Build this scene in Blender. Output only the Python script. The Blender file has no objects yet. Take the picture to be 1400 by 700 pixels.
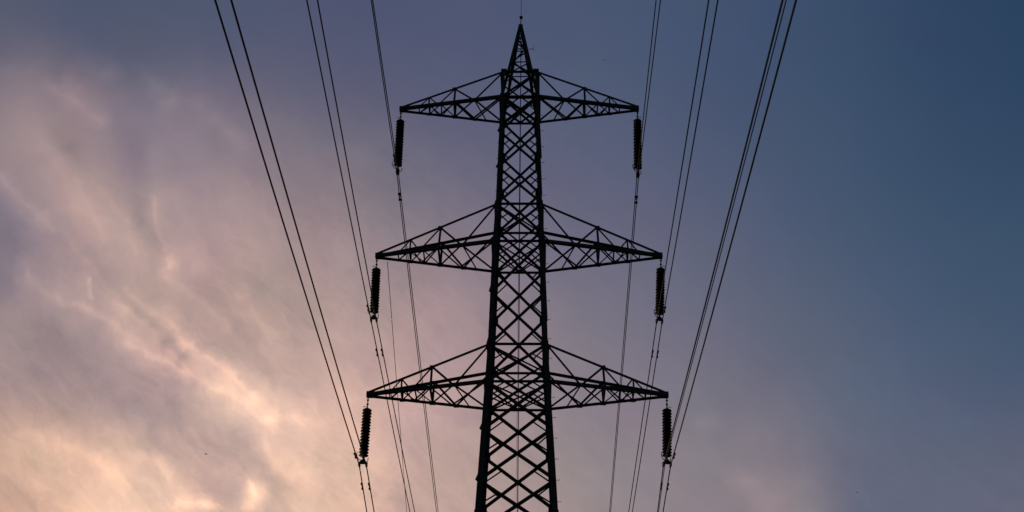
import bpy, bmesh, math, random
from mathutils import Vector, Matrix
random.seed(7)
C = bpy.context.scene.collection
R = math.radians

# ------------------------------------------------------------------ camera
CAM = Vector((0, 0, 1.6)); FPX = 1900.0; PITCH = R(32); ROLL = R(0.6)
F = Vector((0, math.cos(PITCH), math.sin(PITCH)))
U0 = Vector((0, -math.sin(PITCH), math.cos(PITCH))); R0 = Vector((1, 0, 0))
RT = R0 * math.cos(ROLL) + U0 * math.sin(ROLL)
UP = U0 * math.cos(ROLL) - R0 * math.sin(ROLL)
cd = bpy.data.cameras.new('camera'); cam = bpy.data.objects.new('camera', cd); C.objects.link(cam)
cd.sensor_width = 36; cd.lens = FPX / 1400 * 36; cd.clip_end = 8000; cd.clip_start = 0.1
m = Matrix((RT, UP, -F)).transposed().to_4x4(); m.translation = CAM; cam.matrix_world = m
bpy.context.scene.camera = cam

def project(p):
    d = Vector(p) - CAM; w = d.dot(F)
    return 700 + FPX * d.dot(RT) / w, 350 - FPX * d.dot(UP) / w
def ray(px, py): return (F + RT * ((px - 700) / FPX) + UP * ((350 - py) / FPX)).normalized()
def at_y(px, py, y):                       # the point of that sight line in the vertical plane at distance y
    d = ray(px, py); return CAM + d * ((y - CAM.y) / d.y)

# ------------------------------------------------------------------ render settings
sc = bpy.context.scene
sc.view_settings.view_transform = 'Standard'; sc.view_settings.look = 'None'
sc.view_settings.exposure = 0; sc.view_settings.gamma = 1
sc.cycles.use_denoising = True; sc.cycles.max_bounces = 3; sc.cycles.diffuse_bounces = 2; sc.cycles.glossy_bounces = 2
sc.render.filter_size = 1.9

# ------------------------------------------------------------------ dusk sky (world)
def lin(c): return tuple((x / 255 / 12.92) if x / 255 <= .04045 else ((x / 255 + .055) / 1.055) ** 2.4 for x in c)
# broad colours of the dusk sky: (x, y, reach, colour)
PAL = [(0,0,90,(82,90,112)),(150,20,90,(76,84,110)),(270,30,90,(76,88,110)),(0,60,42,(98,98,114)),(200,80,50,(90,92,112)),(330,60,70,(80,86,114)),(330,160,55,(118,110,128)),
 (30,130,40,(140,124,132)),(110,160,45,(148,128,132)),(250,160,50,(146,128,134)),(310,215,45,(150,131,136)),(50,215,60,(158,138,140)),(110,285,55,(186,158,150)),(180,215,50,(130,120,136)),
 (275,215,60,(130,122,140)),(5,315,55,(124,118,136)),(250,320,60,(166,146,146)),(0,360,55,(122,115,130)),(100,385,50,(148,132,138)),(50,450,60,(156,138,142)),
 (110,480,50,(150,135,141)),(170,400,50,(180,155,150)),(20,530,60,(158,138,140)),(205,445,50,(174,150,148)),(110,560,45,(160,141,144)),
 (210,565,55,(170,148,152)),(90,625,55,(210,176,156)),(170,680,55,(246,208,184)),(20,690,60,(206,170,152)),(270,650,45,(208,176,164)),(350,568,40,(206,182,170)),
 (315,610,40,(186,162,158)),(430,630,60,(226,190,174)),(370,665,35,(200,172,160)),(500,590,60,(214,180,168)),(460,690,50,(222,186,168)),
 (300,350,60,(176,151,148)),(330,440,55,(172,150,147)),(400,370,60,(168,147,148)),(450,500,60,(190,163,157)),(390,470,50,(180,156,152)),
 (360,260,70,(150,132,138)),(450,260,70,(138,125,132)),(400,130,70,(92,94,118)),(500,20,110,(74,80,110)),(560,140,90,(92,94,118)),(560,330,80,(136,124,136)),
 (600,450,90,(180,154,153)),(590,570,70,(184,157,156)),(620,690,80,(194,164,156)),(640,220,90,(102,102,124)),(680,20,110,(76,86,114)),
 (800,60,110,(72,86,114)),(800,200,110,(90,96,122)),(800,330,110,(112,108,128)),(800,450,100,(128,120,136)),(800,570,90,(144,132,138)),(780,690,90,(158,142,142)),
 (950,50,120,(62,80,112)),(950,210,120,(76,88,118)),(950,360,110,(98,100,124)),(930,500,100,(122,116,131)),(900,640,90,(136,128,136)),(990,690,60,(136,126,134)),
 (1120,50,120,(57,76,106)),(1120,220,120,(64,82,111)),(1110,380,120,(78,92,120)),(1110,510,80,(104,105,124)),(1075,600,55,(138,127,134)),(1080,695,40,(146,128,134)),
 (1200,640,70,(104,107,127)),(1190,540,90,(86,98,122)),
 (1290,40,110,(46,68,99)),(1395,30,100,(37,61,91)),(1280,200,110,(53,74,104)),(1395,180,100,(44,68,99)),(1290,360,110,(64,84,111)),(1395,340,100,(57,78,106)),
 (1290,500,100,(78,93,120)),(1395,480,90,(66,84,113)),(1290,630,80,(98,102,124)),(1390,660,80,(104,103,124))]
PAL = [(x, y, q, (c[0] + 1, c[1] + 1, c[2] - 1) if x >= 930 else c) for x, y, q, c in PAL]
# streaks of lit cloud (positive) and grey gaps (negative): points, half-width, strength
LINES = [
 ([(20,150),(80,230),(130,300),(185,345)],26,.09),([(175,448),(250,492),(330,545)],15,.10),([(120,140),(230,175),(300,260),(340,330)],24,.05),([(60,395),(150,428),(240,485),(330,545),(390,572)],24,.10),([(60,470),(130,530),(210,580),(310,618)],22,-.08),
 ([(38,375),(43,392),(88,422),(120,428),(175,462)],5,.14),([(120,388),(122,412)],3,.26),([(85,411)],6,.12),
 ([(155,420),(185,430),(238,490),(258,512)],8,.20),([(175,400),(215,432),(250,475),(290,498)],7,.16),([(190,422),(210,442),(235,477),(256,500)],4,-.26),
 ([(170,472),(217,492),(280,522),(318,542)],9,.26),([(228,360),(233,366)],6,.22),([(258,355),(282,372)],7,.12),([(208,357)],9,-.10),
 ([(220,435),(247,467),(282,490),(325,522),(352,545)],8,.24),([(272,385),(290,415)],12,-.08),([(332,455),(340,475)],10,-.08),
 ([(327,410),(350,432),(370,467),(398,505)],7,.11),([(318,540),(352,556),(364,568)],10,.36),([(370,572),(400,569),(442,580)],9,.14),
 ([(362,600),(375,630),(400,655),(425,668)],9,.10),([(322,598),(360,635),(392,677)],10,-.16),([(349,670),(344,690)],9,.34),
 ([(245,691),(280,690),(298,702)],6,.26),([(327,525),(382,543),(430,555)],8,.08),([(25,610),(75,612),(120,625),(175,665)],11,.10),
 ([(197,630),(237,660),(275,695)],8,.12),([(105,575)],7,-.12),([(258,675),(270,697)],6,-.12),([(105,285)],18,.08),
 ([(82,198),(105,220)],9,-.20),([(50,228)],8,-.08),([(60,203),(78,225)],7,.12),([(175,190),(190,240)],14,-.08),([(222,195),(212,240)],8,.07),
 ([(100,245),(132,310),(140,338)],5,.08),([(210,272),(215,315),(228,342)],4,.16),([(194,300),(206,332)],9,-.16),([(235,270),(246,315)],12,.07),
 ([(5,295),(15,338)],13,-.09),([(0,250),(25,287),(62,315)],8,.10),([(67,125),(100,150),(135,170)],7,.13),([(92,119),(122,140)],6,.12),
 ([(145,107)],8,.22),([(200,115),(237,150)],7,.14),([(72,102),(76,120)],9,-.06),([(0,108),(48,114)],9,.08),([(117,80),(135,96)],5,.08),
 ([(270,150),(330,200)],9,.10),([(290,180),(300,260)],8,-.05),([(955,571),(982,569)],5,.10),([(977,600),(984,655)],5,.08),
 ([(1022,655),(1048,682),(1070,705)],10,.12),([(1095,690),(1115,700)],9,.08),([(1040,655),(1080,672)],6,.05),([(1035,597)],14,.07),([(1085,664),(1110,650)],10,.07),([(470,560),(520,640)],18,.06),([(540,480),(560,560)],14,.05)]
def streaks(x, y):
    up = 0; dn = 0
    for pts, hw, st in LINES:
        best = 1e9; pp = pts if len(pts) > 1 else pts * 2; hw = math.hypot(hw, 3)
        for (ax, ay), (bx, by) in zip(pp, pp[1:]):
            L2 = (bx - ax) ** 2 + (by - ay) ** 2; h = 0 if L2 == 0 else max(0, min(1, ((x - ax) * (bx - ax) + (y - ay) * (by - ay)) / L2))
            best = min(best, math.hypot(x - ax - (bx - ax) * h, y - ay - (by - ay) * h))
        g = math.exp(-best * best / (2 * hw * hw)) * st
        if g > 0: up = math.hypot(up, g) if up else g
        else: dn = min(dn, g)
    return 1.55 * up + 1.2 * dn
def blend(x, y):
    c = [0, 0, 0]; wt = 1e-12
    for (px, py, r_, col) in PAL:
        g = math.exp(-((px - x) ** 2 + (py - y) ** 2) / (2 * r_ * r_)); l_ = lin(col); wt += g
        for k in range(3): c[k] += g * l_[k]
    q = streaks(x, y); c = [v / wt * (1 + q) for v in c]
    return c[0] * (1 + .16 * q), c[1], c[2] * (1 - .22 * q)
W = bpy.data.worlds.new('World'); W.use_nodes = True; W.cycles.sampling_method = 'NONE'
nt = W.node_tree; nt.nodes.clear(); N = nt.nodes.new; L = nt.links.new
XL0, XM, XR1 = -20, 560, 1420
NR = 37; ROWS = [-16 + 732 * k / (NR - 1) for k in range(NR)]
POOL = []                                  # colour ramps first, while the tree is still small
for y in ROWS:
    for x0, x1 in ((XL0, XM + 20), (XM - 20, XR1)):
        rp = N('ShaderNodeValToRGB'); rp.color_ramp.interpolation = 'CARDINAL'; el = rp.color_ramp.elements
        for j in range(1, 31): el.new(j / 31)
        for e in el: e.color = (*blend(x0 + e.position * (x1 - x0), y), 1)
        POOL.append(rp)
def plug(sock, v):
    if isinstance(v, bpy.types.NodeSocket): L(v, sock)
    elif v is not None: sock.default_value = v
def M(op, a, b=None, c=None, clamp=False):
    n = N('ShaderNodeMath'); n.operation = op; n.use_clamp = clamp
    plug(n.inputs[0], a); plug(n.inputs[1], b)
    if c is not None: plug(n.inputs[2], c)
    return n.outputs[0]
def V(op, a, b=None, s=None):
    n = N('ShaderNodeVectorMath'); n.operation = op; plug(n.inputs[0], a)
    if b is not None: plug(n.inputs[1], b)
    if s is not None: plug(n.inputs['Scale'], s)
    return n.outputs['Value'] if op in ('DOT_PRODUCT', 'LENGTH', 'DISTANCE') else n.outputs['Vector']
def smooth(x, a, b):
    n = N('ShaderNodeMapRange'); n.interpolation_type = 'SMOOTHSTEP'
    plug(n.inputs['Value'], x); n.inputs['From Min'].default_value = a; n.inputs['From Max'].default_value = b
    return n.outputs['Result']
geo = N('ShaderNodeTexCoord'); D = geo.outputs['Generated']
SA = Vector((0, math.cos(R(32)), math.sin(R(32))))            # the part of the sky where the glow is, fixed in the world
SU = Vector((0, -math.sin(R(32)), math.cos(R(32)))); SR = Vector((1, 0, 0))
w = M('MAXIMUM', V('DOT_PRODUCT', D, tuple(SA)), .2)
su = M('DIVIDE', V('DOT_PRODUCT', D, tuple(SR)), w); sv = M('DIVIDE', V('DOT_PRODUCT', D, tuple(SU)), w)
K = FPX / 1000.0                                              # sky units: 1 = 30 degrees or so
cx = N('ShaderNodeCombineXYZ'); plug(cx.inputs[0], M('MULTIPLY', su, K)); plug(cx.inputs[1], M('MULTIPLY', sv, K))
P = cx.outputs[0]
def sp(x, y): return ((x - 700) / 1000.0, (350 - y) / 1000.0, 0)
def noise(vec, scale, detail=5, rough=.5, dist=0, out='Fac', off=(0, 0, 0), lac=2.0):
    n = N('ShaderNodeTexNoise'); n.inputs['Scale'].default_value = scale; n.inputs['Detail'].default_value = detail
    n.inputs['Roughness'].default_value = rough; n.inputs['Distortion'].default_value = dist; n.inputs['Lacunarity'].default_value = lac
    plug(n.inputs['Vector'], V('ADD', vec, off)); return n.outputs[out]
def rot(vec, ang, sx, sy):                                     # stretched, turned cloud coordinates
    c, s = math.cos(ang), math.sin(ang)
    q = N('ShaderNodeCombineXYZ')
    plug(q.inputs[0], V('DOT_PRODUCT', vec, (c * sx, s * sx, 0))); plug(q.inputs[1], V('DOT_PRODUCT', vec, (-s * sy, c * sy, 0)))
    return q.outputs[0]
# warp
wv = V('SUBTRACT', noise(P, 3.2, 3, .5, 0, 'Color'), (.5, .5, .5))
wf = V('SUBTRACT', noise(P, 13, 4, .55, 0, 'Color', (3, 7, 1)), (.5, .5, .5))
wg = V('SUBTRACT', noise(P, 34, 4, .6, 0, 'Color', (2, 4, 9)), (.5, .5, .5))
PW = V('ADD', P, V('SCALE', V('ADD', V('SCALE', wf, s=.022), V('SCALE', wg, s=.022)), s=M('SUBTRACT', 1.0, M('MULTIPLY', smooth(su, -.1, .1), .6))))
# bands of sky one above the other, each a ramp of colours from left to right
sw = N('ShaderNodeSeparateXYZ'); plug(sw.inputs[0], PW)
px_ = M('MULTIPLY_ADD', sw.outputs[0], 1000.0, 700.0); fy = sw.outputs[1]
fl = M('DIVIDE', M('SUBTRACT', px_, XL0), XM + 20 - XL0); fr = M('DIVIDE', M('SUBTRACT', px_, XM - 20), XR1 - XM + 20)
side = N('ShaderNodeMapRange'); plug(side.inputs['Value'], px_); side.inputs['From Min'].default_value = XM - 15; side.inputs['From Max'].default_value = XM + 15
def ramp(fac):
    rp = POOL.pop(0); plug(rp.inputs[0], fac); return rp.outputs[0]
def mix(f, a, b):
    mx = N('ShaderNodeMix'); mx.data_type = 'RGBA'; plug(mx.inputs[0], f); plug(mx.inputs[6], a); plug(mx.inputs[7], b); return mx.outputs[2]
base = None
for k, y in enumerate(ROWS):
    a_, b_ = (fl, fr) if base is None else (M('MULTIPLY_ADD', base, 1e-6, fl), M('MULTIPLY_ADD', base, 1e-6, fr))
    row = mix(side.outputs[0], ramp(a_), ramp(b_))
    if base is None: base = row; continue
    ya, yb = (350 - ROWS[k - 1]) / 1000, (350 - y) / 1000
    mr = N('ShaderNodeMapRange'); plug(mr.inputs['Value'], M('MULTIPLY_ADD', base, 1e-6, fy)); mr.inputs['From Min'].default_value = ya; mr.inputs['From Max'].default_value = yb
    base = mix(mr.outputs[0], base, row)
# the thinnest filaments and gaps
FINE = [([(38,375),(43,392),(88,422),(120,428),(175,462),(200,480)],3.5,.16),([(122,388),(123,412)],2.5,.3),([(190,422),(210,442),(235,477),(254,498)],3.5,-.28),
 ([(175,400),(215,432),(226,450),(250,475),(290,500)],3.5,.15),([(158,420),(185,434),(212,460),(238,490),(262,515)],4,.18),([(172,474),(217,494),(280,526),(322,545)],4,.20),
 ([(225,440),(247,467),(290,495),(330,528),(352,548)],4,.22),([(210,275),(215,315),(228,344)],2.5,.16),([(229,357),(232,366)],4,.2),([(346,668),(349,684),(341,700)],5,.3),
 ([(247,691),(280,691),(298,703)],3.5,.25),([(327,410),(350,432),(370,467)],3.5,.08),([(100,150),(135,170)],4,.08),([(100,245),(132,310),(140,338)],3,.06),([(370,573),(402,569),(442,581)],5,.10),
 ([(0,248),(28,284),(72,322)],4,.12),([(62,300),(108,352),(150,398)],3.5,.10),([(135,262),(168,305),(186,352)],3.5,.08),([(232,384),(282,424),(335,476),(384,528)],4.5,.10),
 ([(30,600),(75,606),(128,628),(180,668)],5,.12),([(300,392),(340,452),(392,520)],3.5,.07),([(60,122),(98,146),(138,174)],4,.10),([(195,628),(236,656),(276,698)],4,.12),([(362,598),(376,630),(402,660)],4,.12)]
PS = V('ADD', P, V('ADD', V('SCALE', wf, s=.018), V('SCALE', wg, s=.018)))
lift = None
for pts, hw, st in FINE:
    for (x0, y0), (x1, y1) in zip(pts, pts[1:]):
        a = Vector(sp(x0, y0)); ba = Vector(sp(x1, y1)) - a; src = PS
        if lift is not None:
            n = N('ShaderNodeVectorMath'); n.operation = 'MULTIPLY_ADD'; plug(n.inputs[0], lift); n.inputs[1].default_value = (1e-6,) * 3; plug(n.inputs[2], PS); src = n.outputs[0]
        pa = V('SUBTRACT', src, tuple(a)); h = M('MULTIPLY', V('DOT_PRODUCT', pa, tuple(ba)), 1 / ba.length_squared, clamp=True)
        dd = V('LENGTH', V('SUBTRACT', pa, V('SCALE', tuple(ba), s=h))); s_ = hw / 1000
        g = M('MULTIPLY', M('EXPONENT', M('MULTIPLY', M('MULTIPLY', dd, dd), -1 / (2 * s_ * s_))), st)
        lift = g if lift is None else M('MAXIMUM' if st > 0 else 'ADD', lift, g)
# fibrous and billowy cloud texture
fib = noise(rot(PW, R(-42), 4.5, 13.0), 1.0, 9, .64, .7, off=(4, 2, 0))
bil = noise(PW, 11, 8, .6, .5, off=(1, 9, 3))
fine = noise(rot(PW, R(-48), 18, 42), 1.0, 6, .62, .6, off=(8, 3, 0))
# how cloudy each region is
left = M('SUBTRACT', 1.0, smooth(su, -.14, .12))
low = M('SUBTRACT', 1.0, smooth(M('ADD', sv, M('MULTIPLY', su, -.20)), -.02, .19))
cl = M('ADD', M('MULTIPLY', M('MULTIPLY', left, low), .95), .09)
cl = M('ADD', cl, M('MULTIPLY', M('SUBTRACT', 1.0, smooth(sv, -.18, -.03)), .30))
tex = M('ADD', M('MULTIPLY', M('SUBTRACT', fib, .5), .42), M('MULTIPLY', M('SUBTRACT', bil, .5), .36))
tex = M('ADD', tex, M('MULTIPLY', M('SUBTRACT', fine, .5), .15))
wsp = noise(rot(PW, R(-50), 9, 20), 1.0, 6, .6, 1.0, off=(2, 6, 4))
ridge = M('POWER', M('SUBTRACT', 1.0, M('MULTIPLY', M('ABSOLUTE', M('SUBTRACT', wsp, .5)), 5.0), clamp=True), 2.0)
tex = M('ADD', tex, M('MULTIPLY', M('SUBTRACT', ridge, .35), .07))
tot = M('ADD', M('MULTIPLY_ADD', tex, cl, 1.0), M('MULTIPLY', lift, M('MULTIPLY', M('SUBTRACT', M('ADD', bil, fib), .40), 1.25, clamp=True)))
dusk = V('SCALE', base, s=tot)
# lit cloud is warmer than the gaps
warm = M('MULTIPLY', M('ADD', M('MULTIPLY', tex, cl), lift), .5)
tint = N('ShaderNodeCombineXYZ')
plug(tint.inputs[0], M('ADD', 1.0, M('MULTIPLY', warm, .35))); tint.inputs[1].default_value = 1.0
plug(tint.inputs[2], M('SUBTRACT', 1.0, M('MULTIPLY', warm, .45)))
dusk = V('MULTIPLY', dusk, tint.outputs[0])
dusk = V('MULTIPLY', dusk, V('ADD', (1, 1, 1), V('SCALE', (.03, .0, -.035), s=M('MULTIPLY', left, low))))
# blotchy hue drift of a hazy evening sky
hue = V('SCALE', V('SUBTRACT', noise(P, 9, 3, .5, .3, 'Color', (5, 5, 5)), (.5, .5, .5)), s=.12)
dusk = V('MULTIPLY', dusk, V('ADD', hue, (1, 1, 1)))
# away from the sunset the sky falls off to a real Nishita dusk
SUN_EL, SUN_AZ = 2.0, -17.0      # degrees; azimuth from +Y towards +X
sky = N('ShaderNodeTexSky'); sky.sky_type = 'NISHITA'; sky.sun_disc = False
sky.sun_elevation = R(SUN_EL); sky.sun_rotation = R(SUN_AZ); sky.air_density = 1.2; sky.dust_density = 1.0; sky.ozone_density = 2.5
nish = V('SCALE', sky.outputs['Color'], s=.06)
near = smooth(V('DOT_PRODUCT', D, tuple(SA)), .55, .86)
nm = N('ShaderNodeMix'); nm.data_type = 'RGBA'
plug(nm.inputs[0], near); plug(nm.inputs[6], nish); plug(nm.inputs[7], dusk)
bg = N('ShaderNodeBackground'); plug(bg.inputs['Color'], nm.outputs[2]); bg.inputs['Strength'].default_value = 1.0
ow = N('ShaderNodeOutputWorld'); L(bg.outputs[0], ow.inputs[0]); sc.world = W

# ------------------------------------------------------------------ sun, almost set behind the pylon
sd = bpy.data.lights.new('sun', 'SUN'); sd.energy = 0.25; sd.angle = R(3); sd.color = (1, .72, .5)
so = bpy.data.objects.new('sun', sd); C.objects.link(so)
sdir = Vector((math.sin(R(SUN_AZ)) * math.cos(R(SUN_EL)), math.cos(R(SUN_AZ)) * math.cos(R(SUN_EL)), math.sin(R(SUN_EL))))
so.rotation_euler = sdir.to_track_quat('Z', 'Y').to_euler(); so.location = (0, 0, 60)

# ------------------------------------------------------------------ materials
def mat(name, c1, c2, rough=.6, metal=0, scale=6, bump=0.1):
    m = bpy.data.materials.new(name); m.use_nodes = True; t = m.node_tree; b = t.nodes['Principled BSDF']
    tc = t.nodes.new('ShaderNodeTexCoord'); n = t.nodes.new('ShaderNodeTexNoise'); n.inputs['Scale'].default_value = scale
    n.inputs['Detail'].default_value = 6; n.inputs['Roughness'].default_value = .65
    r = t.nodes.new('ShaderNodeValToRGB'); r.color_ramp.elements[0].color = (*c1, 1); r.color_ramp.elements[1].color = (*c2, 1)
    r.color_ramp.elements[0].position = .35; r.color_ramp.elements[1].position = .65
    t.links.new(tc.outputs['Object'], n.inputs['Vector']); t.links.new(n.outputs['Fac'], r.inputs['Fac']); t.links.new(r.outputs['Color'], b.inputs['Base Color'])
    b.inputs['Roughness'].default_value = rough; b.inputs['Metallic'].default_value = metal
    bp = t.nodes.new('ShaderNodeBump'); bp.inputs['Strength'].default_value = bump; bp.inputs['Distance'].default_value = .01
    t.links.new(n.outputs['Fac'], bp.inputs['Height']); t.links.new(bp.outputs['Normal'], b.inputs['Normal'])
    return m
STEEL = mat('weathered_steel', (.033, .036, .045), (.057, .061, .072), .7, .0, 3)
GLASS = mat('brown_porcelain', (.02, .015, .014), (.032, .024, .022), .5, 0, 8)
FIT = mat('fitting_steel', (.04, .04, .045), (.06, .06, .065), .6, 0, 9)
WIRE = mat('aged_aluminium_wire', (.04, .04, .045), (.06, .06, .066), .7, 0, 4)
CONC = mat('concrete', (.22, .21, .2), (.32, .31, .29), .9, 0, 5, .4)
GRASS = mat('field_grass', (.03, .045, .015), (.07, .08, .03), .95, 0, .8, .6)
FEATH = mat('dark_feathers', (.02, .02, .022), (.04, .04, .042), .8, 0, 20)

# ------------------------------------------------------------------ helpers
def empty(name, loc=(0, 0, 0), label=None, cat=None, group=None, rz=0):
    o = bpy.data.objects.new(name, None); C.objects.link(o); o.location = loc; o.rotation_euler = (0, 0, rz); o.empty_display_size = .3
    tag(o, label, cat, group); return o
def tag(o, label=None, cat=None, group=None, kind=None):
    for k, v in (('label', label), ('category', cat), ('group', group), ('kind', kind)):
        if v: o[k] = v
def build(name, bm, material, parent=None, loc=(0, 0, 0), smooth_=False):
    me = bpy.data.meshes.new(name); bmesh.ops.recalc_face_normals(bm, faces=bm.faces); bm.to_mesh(me); bm.free(); me.materials.append(material)
    if smooth_:
        for p in me.polygons: p.use_smooth = True
    o = bpy.data.objects.new(name, me); C.objects.link(o); o.location = loc
    if parent: o.parent = parent
    return o
def frame(d, ref):
    d = d.normalized(); ref = Vector(ref)
    if abs(d.dot(ref.normalized())) > .985: ref = Vector((.3, 1, .2))
    x = (ref - d * ref.dot(d)).normalized(); return x, d.cross(x)
def angle(bm, a, b, size, ref=(0, 0, 1), t=None, both=1):
    """rolled L section from a to b; the corner of the L points along ref"""
    a = Vector(a); b = Vector(b); t = t or size * .13
    if size < .11:                          # erection tolerances: no bar sits quite true
        a += Vector([random.uniform(-.014, .014) for _ in range(3)]); b += Vector([random.uniform(-.014, .014) for _ in range(3)])
    x, y = frame(b - a, ref)
    x, y = (x + y) / math.sqrt(2), (x - y) / math.sqrt(2)
    s = size; pr = [(0, 0), (-s, 0), (-s, -t), (-t, -t), (-t, -s), (0, -s)]
    o = s * .30
    v0 = [bm.verts.new(a + x * (p + o) + y * (q + o)) for p, q in pr]; v1 = [bm.verts.new(b + x * (p + o) + y * (q + o)) for p, q in pr]
    for i in range(6): bm.faces.new((v0[i], v0[(i + 1) % 6], v1[(i + 1) % 6], v1[i]))
    bm.faces.new(v0); bm.faces.new(v1[::-1])
def box(bm, c, x, y, z):
    c = Vector(c); vs = [bm.verts.new(c + x * i + y * j + z * k) for i in (-1, 1) for j in (-1, 1) for k in (-1, 1)]
    for f in ((0, 1, 3, 2), (4, 6, 7, 5), (0, 4, 5, 1), (2, 3, 7, 6), (0, 2, 6, 4), (1, 5, 7, 3)): bm.faces.new([vs[i] for i in f])
def plate(bm, c, n, up, w, h, t=.012):
    n = Vector(n).normalized(); x, y = frame(n, up); box(bm, c, x * h / 2, y * w / 2, n * t / 2)
def tube(bm, pts, r, seg=8, cap=True):
    pts = [Vector(p) for p in pts]; rr = r if isinstance(r, (list, tuple)) else [r] * len(pts); rings = []
    for i, p in enumerate(pts):
        d = (pts[min(i + 1, len(pts) - 1)] - pts[max(i - 1, 0)]); x, y = frame(d, (0, 0, 1) if abs(d.normalized().z) < .9 else (1, 0, 0))
        rings.append([bm.verts.new(p + (x * math.cos(2 * math.pi * k / seg) + y * math.sin(2 * math.pi * k / seg)) * rr[i]) for k in range(seg)])
    for a, b in zip(rings, rings[1:]):
        for k in range(seg): bm.faces.new((a[k], a[(k + 1) % seg], b[(k + 1) % seg], b[k]))
    if cap: bm.faces.new(rings[0][::-1]); bm.faces.new(rings[-1])
def lathe(bm, prof, seg=16, c=(0, 0, 0)):
    c = Vector(c); rings = [[bm.verts.new(c + Vector((r * math.cos(2 * math.pi * k / seg), r * math.sin(2 * math.pi * k / seg), z))) for k in range(seg)] for r, z in prof]
    for a, b in zip(rings, rings[1:]):
        for k in range(seg): bm.faces.new((a[k], a[(k + 1) % seg], b[(k + 1) % seg], b[k]))
    bm.faces.new(rings[0]); bm.faces.new(rings[-1])
BM = bmesh.new

# ------------------------------------------------------------------ ground
bm = BM(); n = 40; S = 4000
vs = [[bm.verts.new(((i / n - .5) * S, (j / n - .5) * S, 0)) for i in range(n + 1)] for j in range(n + 1)]
for j in range(n):
    for i in range(n): bm.faces.new((vs[j][i], vs[j][i + 1], vs[j + 1][i + 1], vs[j + 1][i]))
g = build('ground', bm, GRASS); tag(g, kind='structure')

# ------------------------------------------------------------------ pylon geometry, in metres, from what is seen
YT = 49.0
YAW = R(-1.2)
ctr = at_y(709.5, 350, YT)
X0 = ctr.x
def zr(row, y): return at_y(709, row, y).z
DEP = {}                                       # depth of the tower at each level
Z = {}
for k, row, dep in (('ut', 97, 1.9), ('mt', 276, 2.45), ('lt', 468, 2.7)): Z[k] = zr(row, YT - dep / 2)
for k, row in (('ub', 150), ('mb', 351), ('lb', 541)): Z[k] = zr(row, YT)
Z['bot'] = zr(700, YT - 1.7); Z['apex'] = zr(36, YT)
def wid(px, row, y):                           # real width of a px-wide thing seen at that row in plane y
    a = at_y(709 - px / 2, row, y); b = at_y(709 + px / 2, row, y); return (b - a).length
prof = [(0.0, 5.9, 5.9)]
prof += [(Z['bot'], wid(115, 700, YT - 1.6), 3.2), (Z['lb'], wid(90, 521, YT - 1.3), 2.6), (Z['lt'], wid(83, 468, YT - 1.3), 2.55),
         (Z['mb'], wid(72, 326, YT - 1.2), 2.55), (Z['mt'], wid(65, 276, YT - 1.1), 2.3), (Z['ub'], wid(54, 130, YT - 1), 2.0), (Z['ut'], wid(51, 97, YT - 1), 1.9)]
prof.append((Z['ut'] + 3, prof[-1][1], prof[-1][2]))
print('levels', {k: round(v, 2) for k, v in Z.items()}); print('profile', [(round(a, 2), round(b, 2), round(c, 2)) for a, b, c in prof])
def wd(z):
    for (z0, w0, d0), (z1, w1, d1) in zip(prof, prof[1:]):
        if z <= z1: f = (z - z0) / (z1 - z0); return w0 + (w1 - w0) * f, d0 + (d1 - d0) * f
def corner(z, sx, sy, inset=.07):
    w_, d_ = wd(z); return Vector((sx * (w_ / 2 - inset), sy * (d_ / 2 - inset), z))

T = empty('lattice_pylon', (X0, YT, 0), 'tall dark steel lattice pylon with three pairs of crossarms and a pointed peak', 'pylon', rz=YAW)
TM = Matrix.Translation((X0, YT, 0)) @ Matrix.Rotation(YAW, 4, 'Z')
def T2W(p): return TM @ Vector(p)
# legs
levels = [p[0] for p in prof[:-1]]
STEPS = {}
for sx in (-1, 1):
    for sy in (-1, 1):
        bm = BM()
        for i, (z0, z1) in enumerate(zip(levels, levels[1:])):
            s = (.22, .205, .2, .19, .17, .155, .14)[i]
            angle(bm, corner(z0, sx, sy), corner(z1 + .02, sx, sy), s, (sx, sy, 0), s * .14)
            c = corner(z1, sx, sy)
            plate(bm, c + Vector((-sx * .05, sy * .07, -.05)), (0, 1, 0), (0, 0, 1), .26, .36, .014)   # joint plates
            plate(bm, c + Vector((sx * .07, -sy * .05, -.05)), (1, 0, 0), (0, 0, 1), .26, .36, .014)
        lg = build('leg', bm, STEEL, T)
        bm = BM(); c0 = corner(0, sx, sy)
        lathe(bm, [(.55, -.4), (.55, .12), (.42, .45), (.40, .5), (.1, .5)], 20, (c0.x, c0.y, 0)); build('footing', bm, CONC, T)
        if (sx, sy) == (1, -1) or (sx, sy) == (-1, 1):
            zz = 18.6; k = 0
            while zz < Z['ut'] and k < 50:
                c = corner(zz, sx, sy, .03); dx = Vector((sx, 0, 0)) if k % 2 else Vector((0, sy, 0)); kk = k % 2, sx
                if kk not in STEPS:
                    bm = BM(); tube(bm, [(0, 0, 0), dx * .15, dx * .15 + Vector((0, 0, .03))], .011, 6); st = build('climbing_step', bm, STEEL, T); STEPS[kk] = st
                else: st = STEPS[kk].copy(); C.objects.link(st); st.parent = T
                st.location = c; zz += .43; k += 1

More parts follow.
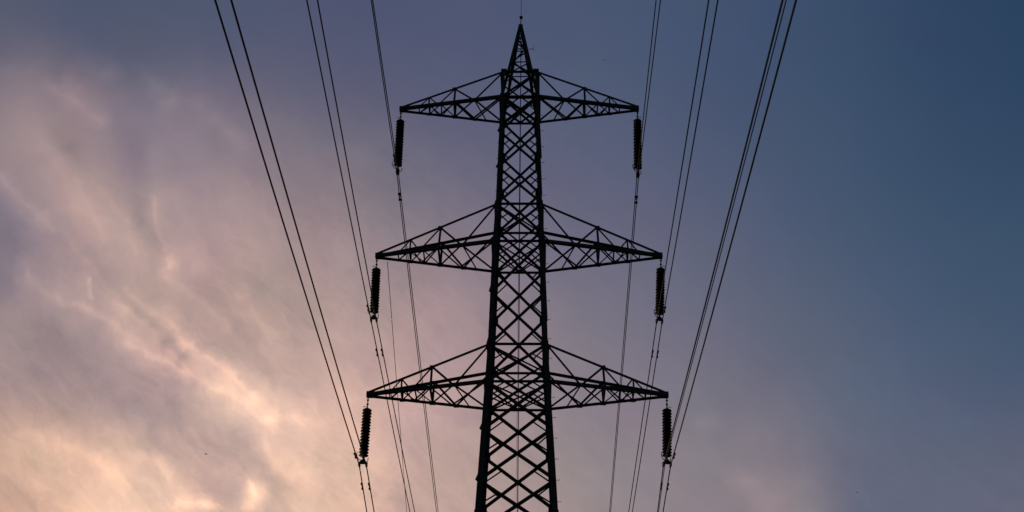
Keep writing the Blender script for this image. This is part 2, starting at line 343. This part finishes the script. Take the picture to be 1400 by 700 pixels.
# bays of crossed bracing on the four faces
zb = [Z['ut'], Z['ub']]
def split(a, b, n): return [a + (b - a) * k / n for k in range(1, n + 1)]
zb += split(Z['ub'], Z['mt'], 3) + [Z['mb']] + split(Z['mb'], Z['lt'], 2) + [Z['lb']]
z = Z['lb']; 
step = 2.05
while z > 1.2:
    step_ = step if z > Z['bot'] - 4 else step * 1.35
    z -= step_; step *= 1.02
    if z < 2.4: z = 0.5
    zb.append(z)
FACES = [((-1, -1), (1, -1), (0, -1, 0)), ((1, 1), (-1, 1), (0, 1, 0)), ((1, -1), (1, 1), (1, 0, 0)), ((-1, 1), (-1, -1), (-1, 0, 0))]
arm_levels = [Z[k] for k in ('ut', 'ub', 'mt', 'mb', 'lt', 'lb')]
for i, (zt, zl) in enumerate(zip(zb, zb[1:])):
    s = .088 if zt > Z['mb'] + .1 else .092 if zt > Z['lb'] + .1 else .104
    for fi, (ca, cb, nrm) in enumerate(FACES):
        bm = BM(); nv = Vector(nrm)
        a0 = corner(zl, *ca, .05); a1 = corner(zt, *ca, .05); b0 = corner(zl, *cb, .05); b1 = corner(zt, *cb, .05)
        angle(bm, a0 - nv * .02, b1 - nv * .02, s, nv); angle(bm, b0 + nv * (.02 + s * .5), a1 + nv * (.02 + s * .5) - nv * s, s, nv)
        # bolted gussets where the diagonals meet legs and each other
        plate(bm, (a0 + b1) / 2, nv, (0, 0, 1), .15, .15, .01)
        for q, sg in ((a0, 1), (b0, -1)):
            plate(bm, q + (b0 - a0).normalized() * .10 * sg + Vector((0, 0, .02)), nv, (0, 0, 1), .25, .34, .01)
        if zt < Z['ut'] + .1:             # redundant stubs that hold the diagonals to the legs
            for f_ in (.25, .75):
                p_ = a0.lerp(b1, f_); q_ = (a0 if f_ < .5 else b0).lerp(a1 if f_ < .5 else b1, .5 if f_ < .5 else .5)
                angle(bm, p_, q_, .045, nv)
                p_ = b0.lerp(a1, f_); q_ = (b0 if f_ < .5 else a0).lerp(b1 if f_ < .5 else a1, .5)
                angle(bm, p_, q_, .045, nv)
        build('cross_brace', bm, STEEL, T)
for z in arm_levels:
    for fi, (ca, cb, nrm) in enumerate(FACES):
        bm = BM(); angle(bm, corner(z, *ca, .03), corner(z, *cb, .03), .11, (0, 0, 1), .014); build('girt', bm, STEEL, T)
    # plan bracing, seen from below as clutter inside the body
    bm = BM(); c = [corner(z, *q, .06) for q in ((-1, -1), (1, -1), (1, 1), (-1, 1))]
    angle(bm, c[0], c[2], .07, (0, 0, 1)); angle(bm, c[1] - Vector((0, 0, .08)), c[3] - Vector((0, 0, .08)), .07, (0, 0, 1))
    if z in (Z['ub'], Z['mb'], Z['lb']):
        md = [(c[k] + c[(k + 1) % 4]) / 2 for k in range(4)]
        for k in range(4): angle(bm, md[k], md[(k + 1) % 4], .06, (0, 0, 1))
    build('plan_brace', bm, STEEL, T)
# extra struts inside the depth of the crossarms
for zt, zl in ((Z['ut'], Z['ub']), (Z['mt'], Z['mb']), (Z['lt'], Z['lb'])):
    for fi, (ca, cb, nrm) in enumerate(FACES[:2]):
        bm = BM(); zm = (zt + zl) / 2
        a = corner(zm, *ca, .05); b = corner(zm, *cb, .05); t_ = (corner(zl, *ca) + corner(zl, *cb)) / 2
        angle(bm, a, t_, .055, nrm); angle(bm, b, t_, .055, nrm)
        build('strut', bm, STEEL, T)
# ladder-like cable run on the far face is thin: down-lead of the peak
bm = BM(); tube(bm, [(0.02, 0, Z['apex'] - .2), (0.02, .1, Z['ut']), (.02, .1, Z['mb']), (.02, .1, 8), (.02, .1, .1)], .019, 6); build('down_lead', bm, WIRE, T)

# peak
pk = empty('peak'); pk.parent = T
zp0 = Z['ub'] + .2; za = Z['apex']
def pc(z, sx, sy):
    f = (z - zp0) / (za - zp0); w_, d_ = wd(zp0); return Vector((sx * (w_ / 2 - .09) * (1 - f) + sx * .05 * f, sy * (d_ / 2 - .07) * (1 - f) + sy * .05 * f, z))
for sx in (-1, 1):
    for sy in (-1, 1):
        bm = BM(); angle(bm, pc(zp0, sx, sy), pc(za, sx, sy), .125, (sx, sy, 0), .016); build('peak_leg', bm, STEEL, pk)
pz = [Z['ut'] + .05 + (za - Z['ut']) * f for f in (0, .24, .46, .65, .80)]
for (ca, cb, nrm) in FACES:
    bm = BM()
    for k, (a, b) in enumerate(zip(pz, pz[1:])):
        p, q = (ca, cb) if k % 2 else (cb, ca)
        angle(bm, pc(a, *p), pc(b, *q), .06, nrm)
        angle(bm, pc(b, *p), pc(b, *q), .05, nrm)
        if k == 0: angle(bm, pc(a, *q), pc(b, *p), .05, nrm)
    build('peak_lacing', bm, STEEL, pk)
bm = BM(); box(bm, (0, 0, za - .02), Vector((.10, 0, 0)), Vector((0, .10, 0)), Vector((0, 0, .07))); build('cap_plate', bm, STEEL, pk)
bm = BM(); tube(bm, [(0, 0, za), (0.02, -.02, za + .62)], .02, 8); build('rod', bm, STEEL, pk)
bm = BM(); bmesh.ops.create_uvsphere(bm, u_segments=14, v_segments=10, radius=.085, matrix=Matrix.Translation((.02, -.02, za + .52))); build('clamp', bm, FIT, pk, smooth_=True)
bm = BM(); c = pc(za - 1.75, 1, -1); tube(bm, [c, c + Vector((.25, 0, .1)), c + Vector((.3, 0, .28))], .012, 6); tube(bm, [c + Vector((.2, 0, .08)), c + Vector((.32, 0, .0))], .012, 6); build('bird_guard', bm, STEEL, pk)

# crossarms
TIPS = {}
def crossarm(lv, side, tip_px, tip_row):
    zt, zbm = Z[lv + 't'], Z[lv + 'b']
    tw = at_y(tip_px, tip_row, YT); x = (tw.x - X0)
    tip = Vector((x, 0, zbm)); s = side
    arm = empty('crossarm'); arm.parent = T
    nt_, ft = corner(zt, s, -1), corner(zt, s, 1); nb, fb = corner(zbm, s, -1), corner(zbm, s, 1)
    tn, tf = tip + Vector((0, -.07, 0)), tip + Vector((0, .07, 0))
    up = Vector((0, 0, .10))
    CH = .135 if lv != 'l' else .125
    for a, b, sz, r in ((nt_, tn + up, .10, (0, -1, 1)), (ft, tf + up, .10, (0, 1, 1)), (nb, tn, CH, (0, -1, -1)), (fb, tf, CH, (0, 1, -1))):
        bm = BM(); angle(bm, a, b, sz, r, .016); build('chord', bm, STEEL, arm)
    def on(a, b, f): return a.lerp(b, f)           # f: 0 at the tower, 1 at the tip
    for (t0, b0, tt, sy) in ((nt_, nb, tn + up, -1), (ft, fb, tf + up, 1)):     # side trusses
        bm = BM(); n_ = (0, sy, 0); tb = tn if sy < 0 else tf
        T_ = lambda f: on(t0, tt, f); B_ = lambda f: on(b0, tb, f)
        angle(bm, T_(0), B_(.27), .058, n_); angle(bm, T_(.47), B_(.47), .065, n_); angle(bm, T_(.47), B_(.27), .065, n_)
        angle(bm, T_(.47), B_(.63), .05, n_); angle(bm, T_(.72), B_(.72), .05, n_); angle(bm, T_(.72), B_(.63), .045, n_)
        angle(bm, T_(.72), B_(.82), .04, n_)
        for f in (.27, .47, .72): plate(bm, B_(f), n_, (0, 0, 1), .22, .16, .012)
        for f in (.47,): plate(bm, T_(f), n_, (0, 0, 1), .2, .14, .012)
        build('side_lacing', bm, STEEL, arm)
    bm = BM(); Nn = lambda f: on(nb, tn, f); Ff = lambda f: on(fb, tf, f); dn = (0, 0, -1)   # bottom panel lacing
    angle(bm, Nn(.27), Ff(0.0), .075, dn); angle(bm, Nn(0.0), Ff(.30), .07, dn)
    angle(bm, Nn(.27), Ff(.47), .06, dn); angle(bm, Nn(.27), Ff(.16), .045, dn)
    angle(bm, Nn(.47), Ff(.47), .07, dn); angle(bm, Nn(.47), Ff(.30), .06, dn)
    angle(bm, Nn(.47), Ff(.60), .05, dn); angle(bm, Nn(.60), Ff(.60), .045, dn); angle(bm, Nn(.60), Ff(.47), .045, dn)
    angle(bm, Nn(.60), Ff(.72), .045, dn); angle(bm, Nn(.72), Ff(.60), .045, dn); angle(bm, Nn(.72), Ff(.72), .045, dn)
    angle(bm, Nn(.72), Ff(.82), .04, dn); angle(bm, Nn(.82), Ff(.82), .04, dn)
    for f in (0, .30, .47, .60): plate(bm, Ff(f), dn, (1, 0, 0), .16, .24, .012)
    build('bottom_lacing', bm, STEEL, arm)
    bm = BM(); box(bm, tip + Vector((-s * .09, 0, .04)), Vector((.16, 0, 0)), Vector((0, .115, 0)), Vector((0, 0, .10)))
    tube(bm, [tip + Vector((0, -.07, -.05)), tip + Vector((0, 0, -.15)), tip + Vector((0, .07, -.05))], .022, 6)
    build('tip_plate', bm, STEEL, arm)
    TIPS[lv, s] = T2W(tip + Vector((0, 0, -.12)))
for lv, s, px, row in (('u', -1, 548, 150), ('u', 1, 871, 150), ('m', -1, 515, 351), ('m', 1, 903, 351), ('l', -1, 503, 541), ('l', 1, 911, 541)):
    crossarm(lv, s, px, row)

# ------------------------------------------------------------------ insulator strings
LVN = {'u': 'top', 'm': 'middle', 'l': 'bottom'}; SDN = {-1: 'left', 1: 'right'}
shed = None
CL = {}
SP = {'u': .07, 'm': .22, 'l': .27}
END = {('u', -1): (543.5, 236), ('u', 1): (872, 240), ('m', -1): (511, 438), ('m', 1): (901.5, 440), ('l', -1): (496, 636), ('l', 1): (912, 636)}
for lv in 'uml':
    for s in (-1, 1):
        top = TIPS[lv, s]; ex, ey = END[lv, s]
        bot = at_y(ex, ey, top.y); d = bot - top; Ln = d.length
        o = empty('insulator_string', top, f'dark ribbed insulator string hanging from the tip of the {LVN[lv]} {SDN[s]} crossarm', 'insulator', 'insulator strings under the crossarms')
        q = Vector((0, 0, -1)).rotation_difference(d.normalized()); o.rotation_mode = 'QUATERNION'; o.rotation_quaternion = q
        r0, r1 = .44, Ln - .36                                  # discs from r0 to r1 below the tip
        bm = BM(); tube(bm, [(0, 0, .02), (0, 0, -r0)], .022, 8)
        for zz in (-.08, -.26): tube(bm, [(-.045, 0, zz), (.045, 0, zz)], .028, 8)
        build('shackle', bm, FIT, o)
        nD = 16; pit = (r1 - r0) / nD
        for k in range(nD):
            if shed is None:
                bm = BM(); lathe(bm, [(.035, 0), (.075, -.008), (.09, -.03), (.125, -.05), (.155, -.088), (.162, -.098), (.155, -.104), (.12, -.098), (.10, -.118), (.08, -.125), (.05, -.135), (.022, -.15)], 18)
                shed = build('insulator_disc', bm, GLASS, o, smooth_=True); dsc = shed
            else:
                dsc = shed.copy(); C.objects.link(dsc); dsc.parent = o
            dsc.location = (0, 0, -(r0 + k * pit)); dsc.scale = (1.16, 1.16, pit / .14)
            if lv != 'u' and k % 3 == 1: dsc.scale = (1.2, 1.2, pit / .14)
        sep = SP[lv]
        bm = BM(); zt = -r1; ze = -Ln                          # yoke: stem, triangular plate
        tube(bm, [(0, 0, zt + .02), (0, 0, zt - .12)], .03, 8)
        pts = [(-.05, -.12), (.05, -.12), (sep / 2 + .05, -.27), (sep / 2 + .05, -.32), (-sep / 2 - .05, -.32), (-sep / 2 - .05, -.27)]
        f0 = [bm.verts.new((x, -.012, zt + z)) for x, z in pts]; f1 = [bm.verts.new((x, .012, zt + z)) for x, z in pts]
        bm.faces.new(f0); bm.faces.new(f1[::-1])
        for k in range(6): bm.faces.new((f0[k], f0[(k + 1) % 6], f1[(k + 1) % 6], f1[k]))
        build('yoke_plate', bm, FIT, o)
        for e in (-1, 1):
            bm = BM(); x = e * sep / 2
            tube(bm, [(x, 0, zt - .28), (x, 0, ze + .03)], .02, 6)
            tube(bm, [(x, -.18, ze - .03), (x, -.10, ze - .005), (x, 0, ze), (x, .10, ze - .005), (x, .18, ze - .03)], [.022, .04, .052, .04, .022], 8)
            build('suspension_clamp', bm, FIT, o)
        bm = BM()                                              # arcing horn curls up beside the lowest discs
        tube(bm, [(-.02, 0, zt - .15), (s * .0 - .14, -.12, zt - .2), (-.22, -.2, zt - .1), (-.24, -.2, zt + .05), (-.19, -.16, zt + .13)], .016, 6)
        tube(bm, [(.02, 0, zt - .15), (.10, .14, zt - .2), (.15, .22, zt - .1), (.16, .2, zt + .04)], .016, 6)
        build('arcing_horn', bm, FIT, o)
        bm = BM(); tube(bm, [(0, 0, -r0 + .03), (.08 * s, -.12, -r0 + .04), (.14 * s, -.2, -r0 - .04)], .013, 6); build('arcing_horn', bm, FIT, o)
        MWo = Matrix.Translation(top) @ q.to_matrix().to_4x4()
        for e in (-1, 1): CL[lv, s, e] = MWo @ Vector((e * sep / 2, 0, -Ln))

# ------------------------------------------------------------------ conductors
SPAN = 240.0
def solve(p0, dirn, slope, px, row):
    """lateral drift per metre so the sagging wire crosses that sight line; returns dx/ds and the distance where it does"""
    z = lambda s: p0.z - slope * s + slope / SPAN * s * s
    lo, hi = 2.0, 140.0
    f = lambda s: project((p0.x, p0.y + dirn * s, z(s)))[1] - row
    # first crossing
    s = lo; prev = f(s)
    while s < hi:
        s2 = s + .5
        if (Vector((p0.x, p0.y + dirn * s2, z(s2))) - CAM).dot(F) < 1: break
        c = f(s2)
        if prev * c <= 0: break
        s = s2; prev = c
    a, b = s, s + .5
    for _ in range(30):
        m_ = (a + b) / 2
        if f(a) * f(m_) <= 0: b = m_
        else: a = m_
    s = (a + b) / 2; x = p0.x
    for _ in range(5):
        q = project((x, p0.y + dirn * s, z(s))); w_ = (Vector((x, p0.y + dirn * s, z(s))) - CAM).dot(F); x += (px - q[0]) * w_ / FPX
    return (x - p0.x) / s, s
def wire_pts(p0, sn, dn, sf, df):
    pts = []
    for k in range(70, 0, -1):
        s = SPAN * (k / 70) ** 1.5; pts.append((p0.x + dn * s, p0.y - s, p0.z - sn * s + sn / SPAN * s * s))
    pts.append(tuple(p0))
    for k in range(1, 71):
        s = SPAN * (k / 70) ** 1.5; pts.append((p0.x + df * s, p0.y + s, p0.z - sf * s + sf / SPAN * s * s))
    return pts
def damper(parent, p, d):
    d = d.normalized(); dn = Vector((0, 0, -1))
    e = BM(); tube(e, [p + dn * .0, p + dn * .11], .03, 6); tube(e, [p + dn * .11 - d * .2, p + dn * .125, p + dn * .11 + d * .2], .012, 6)
    o = build('vibration_damper', e, FIT, parent)
    for t_ in (-1, 1):
        e = BM(); c = p + dn * .11 + d * .2 * t_; tube(e, [c - d * .07, c - d * .05, c + d * .05, c + d * .07], [.025, .042, .042, .025], 8); build('weight', e, FIT, o)
NEAR = {('u', -1): (507.5, 509.5, 0), ('u', 1): (897, 903, 0), ('m', -1): (419.5, 434, 0), ('m', 1): (969, 981.5, 0), ('l', -1): (294, 316, 0), ('l', 1): (1070, 1088.5, 0)}
FAR = {('u', -1): (596.8, 599.0, 700), ('u', 1): (833.2, 834.8, 700), ('m', -1): (560.5, 567, 700), ('m', 1): (859.5, 864.5, 700), ('l', -1): (501.5, 511.5, 700), ('l', 1): (899, 906.5, 700)}
RAD = {'u': .021, 'm': .022, 'l': .023}
for lv in 'uml':
    for s in (-1, 1):
        for e in (-1, 1):
            p0 = CL[lv, s, e]; i = 0 if e < 0 else 1
            dn, sd_ = solve(p0, -1, .085, NEAR[lv, s][i], NEAR[lv, s][2]); df, sf_ = solve(p0, 1, .085, FAR[lv, s][i], FAR[lv, s][2])
            print('wire', lv, s, e, 'near', round(dn, 4), round(sd_, 1), 'far', round(df, 4), round(sf_, 1))
            pts = wire_pts(p0, .085, dn, .085, df); bm = BM(); base_ = Vector(p0)
            tube(bm, [Vector(p) - base_ for p in pts], RAD[lv], 6)
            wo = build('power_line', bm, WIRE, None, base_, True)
            tag(wo, f'{"left" if e < 0 else "right"} strand of the twin power line clamped under the {LVN[lv]} {SDN[s]} insulator string', 'power line', 'power lines carried by the pylon')
            for dist, dr, sgn in ((1.5 if lv != 'm' else 2.2, df, 1), (1.4, dn, -1)):
                if lv == 'u' and e > 0 and sgn < 0: continue
                q = Vector((dr * dist, sgn * dist, -.085 * dist)); damper(wo, q, Vector((dr, sgn, -.085)))
def strand(p0, dn, df, sl, rad, label):
    bm = BM(); tube(bm, [Vector(p) - p0 for p in wire_pts(p0, sl, dn, sl, df)], rad, 6)
    wo = build('power_line', bm, WIRE, None, p0, True); tag(wo, label, 'power line', 'power lines carried by the pylon'); return wo
p0 = CL['l', 1, -1] + Vector((.06, 0, .05)); strand(p0, solve(p0, -1, .085, 1075, 0)[0], solve(p0, 1, .085, 900.5, 700)[0], .085, .014, 'thin third strand between the two power lines under the bottom right insulator string')
p0 = T2W((at_y(528, 358, YT).x - X0, .30, Z['mb'] - .06)); df = solve(p0, 1, .085, 556, 700)[0]
bm = BM(); tube(bm, [Vector((df * s_, s_, -.085 * s_ + .085 / SPAN * s_ * s_)) for s_ in [SPAN * (k / 60) ** 1.5 for k in range(61)]], .014, 6)
wo = build('pilot_cable', bm, WIRE, None, p0, True); tag(wo, 'thin single cable running away from near the tip of the middle left crossarm', 'cable')
# earth wire over the peak
pe = T2W((.02, -.02, za + .52)); dn, sd_ = solve(pe, -1, .05, 712.5, 0)
bm = BM(); tube(bm, [Vector(p) - pe for p in wire_pts(pe, .05, dn, .05, .004)], .012, 6)
wo = build('earth_wire', bm, WIRE, None, pe, True); tag(wo, 'single thin earth wire running over the ball on the pylon peak', 'earth wire')

# ------------------------------------------------------------------ distant birds
def bird(px, row, dist, span, yaw, flap, label):
    p = CAM + ray(px, row) * dist
    o = empty('bird', p, label, 'bird', 'birds flying far off', yaw); o.scale = (span,) * 3
    bm = BM(); tube(bm, [(0, -.30, .0), (0, -.22, .01), (0, -.08, .0), (0, .1, .0), (0, .2, .02), (0, .28, .03), (0, .34, .02)], [.012, .04, .085, .075, .045, .045, .008], 8); build('body', bm, FEATH, o, smooth_=True)
    for s in (-1, 1):
        bm = BM(); a = [(0, .12, .03), (s * .25, .17, .03 + flap * .5), (s * .5, .02, .03 + flap)]; b = [(0, -.08, .03), (s * .25, -.04, .03 + flap * .5), (s * .5, -.03, .03 + flap)]
        for dz in (0,):
            t0 = [bm.verts.new(v) for v in a]; t1 = [bm.verts.new(v) for v in b]; u0 = [bm.verts.new((v[0], v[1], v[2] - .015)) for v in a]; u1 = [bm.verts.new((v[0], v[1], v[2] - .015)) for v in b]
            for k in range(2):
                bm.faces.new((t0[k], t0[k + 1], t1[k + 1], t1[k])); bm.faces.new((u0[k], u1[k], u1[k + 1], u0[k + 1]))
                bm.faces.new((t0[k], u0[k], u0[k + 1], t0[k + 1])); bm.faces.new((t1[k], t1[k + 1], u1[k + 1], u1[k]))
            bm.faces.new((t0[2], u0[2], u1[2], t1[2])); bm.faces.new((t0[0], t1[0], u1[0], u0[0]))
        build('wing', bm, FEATH, o)
    bm = BM(); tt = [(-.02, -.27, .0), (.02, -.27, .0), (.06, -.42, .0), (-.06, -.42, .0)]
    f0 = [bm.verts.new(v) for v in tt]; f1 = [bm.verts.new((v[0], v[1], v[2] + .012)) for v in tt]; bm.faces.new(f0); bm.faces.new(f1[::-1])
    for k in range(4): bm.faces.new((f0[k], f0[(k + 1) % 4], f1[(k + 1) % 4], f1[k]))
    build('tail', bm, FEATH, o)
bird(282, 621, 210, .62, R(60), .18, 'tiny dark bird against the bright pink cloud at lower left')
bird(826.5, 82.5, 260, .5, R(-30), .1, 'tiny dark bird in the blue sky just right of the pylon peak')
bird(1172, 673, 230, .5, R(20), -.1, 'tiny dark bird low in the grey blue sky at far right')
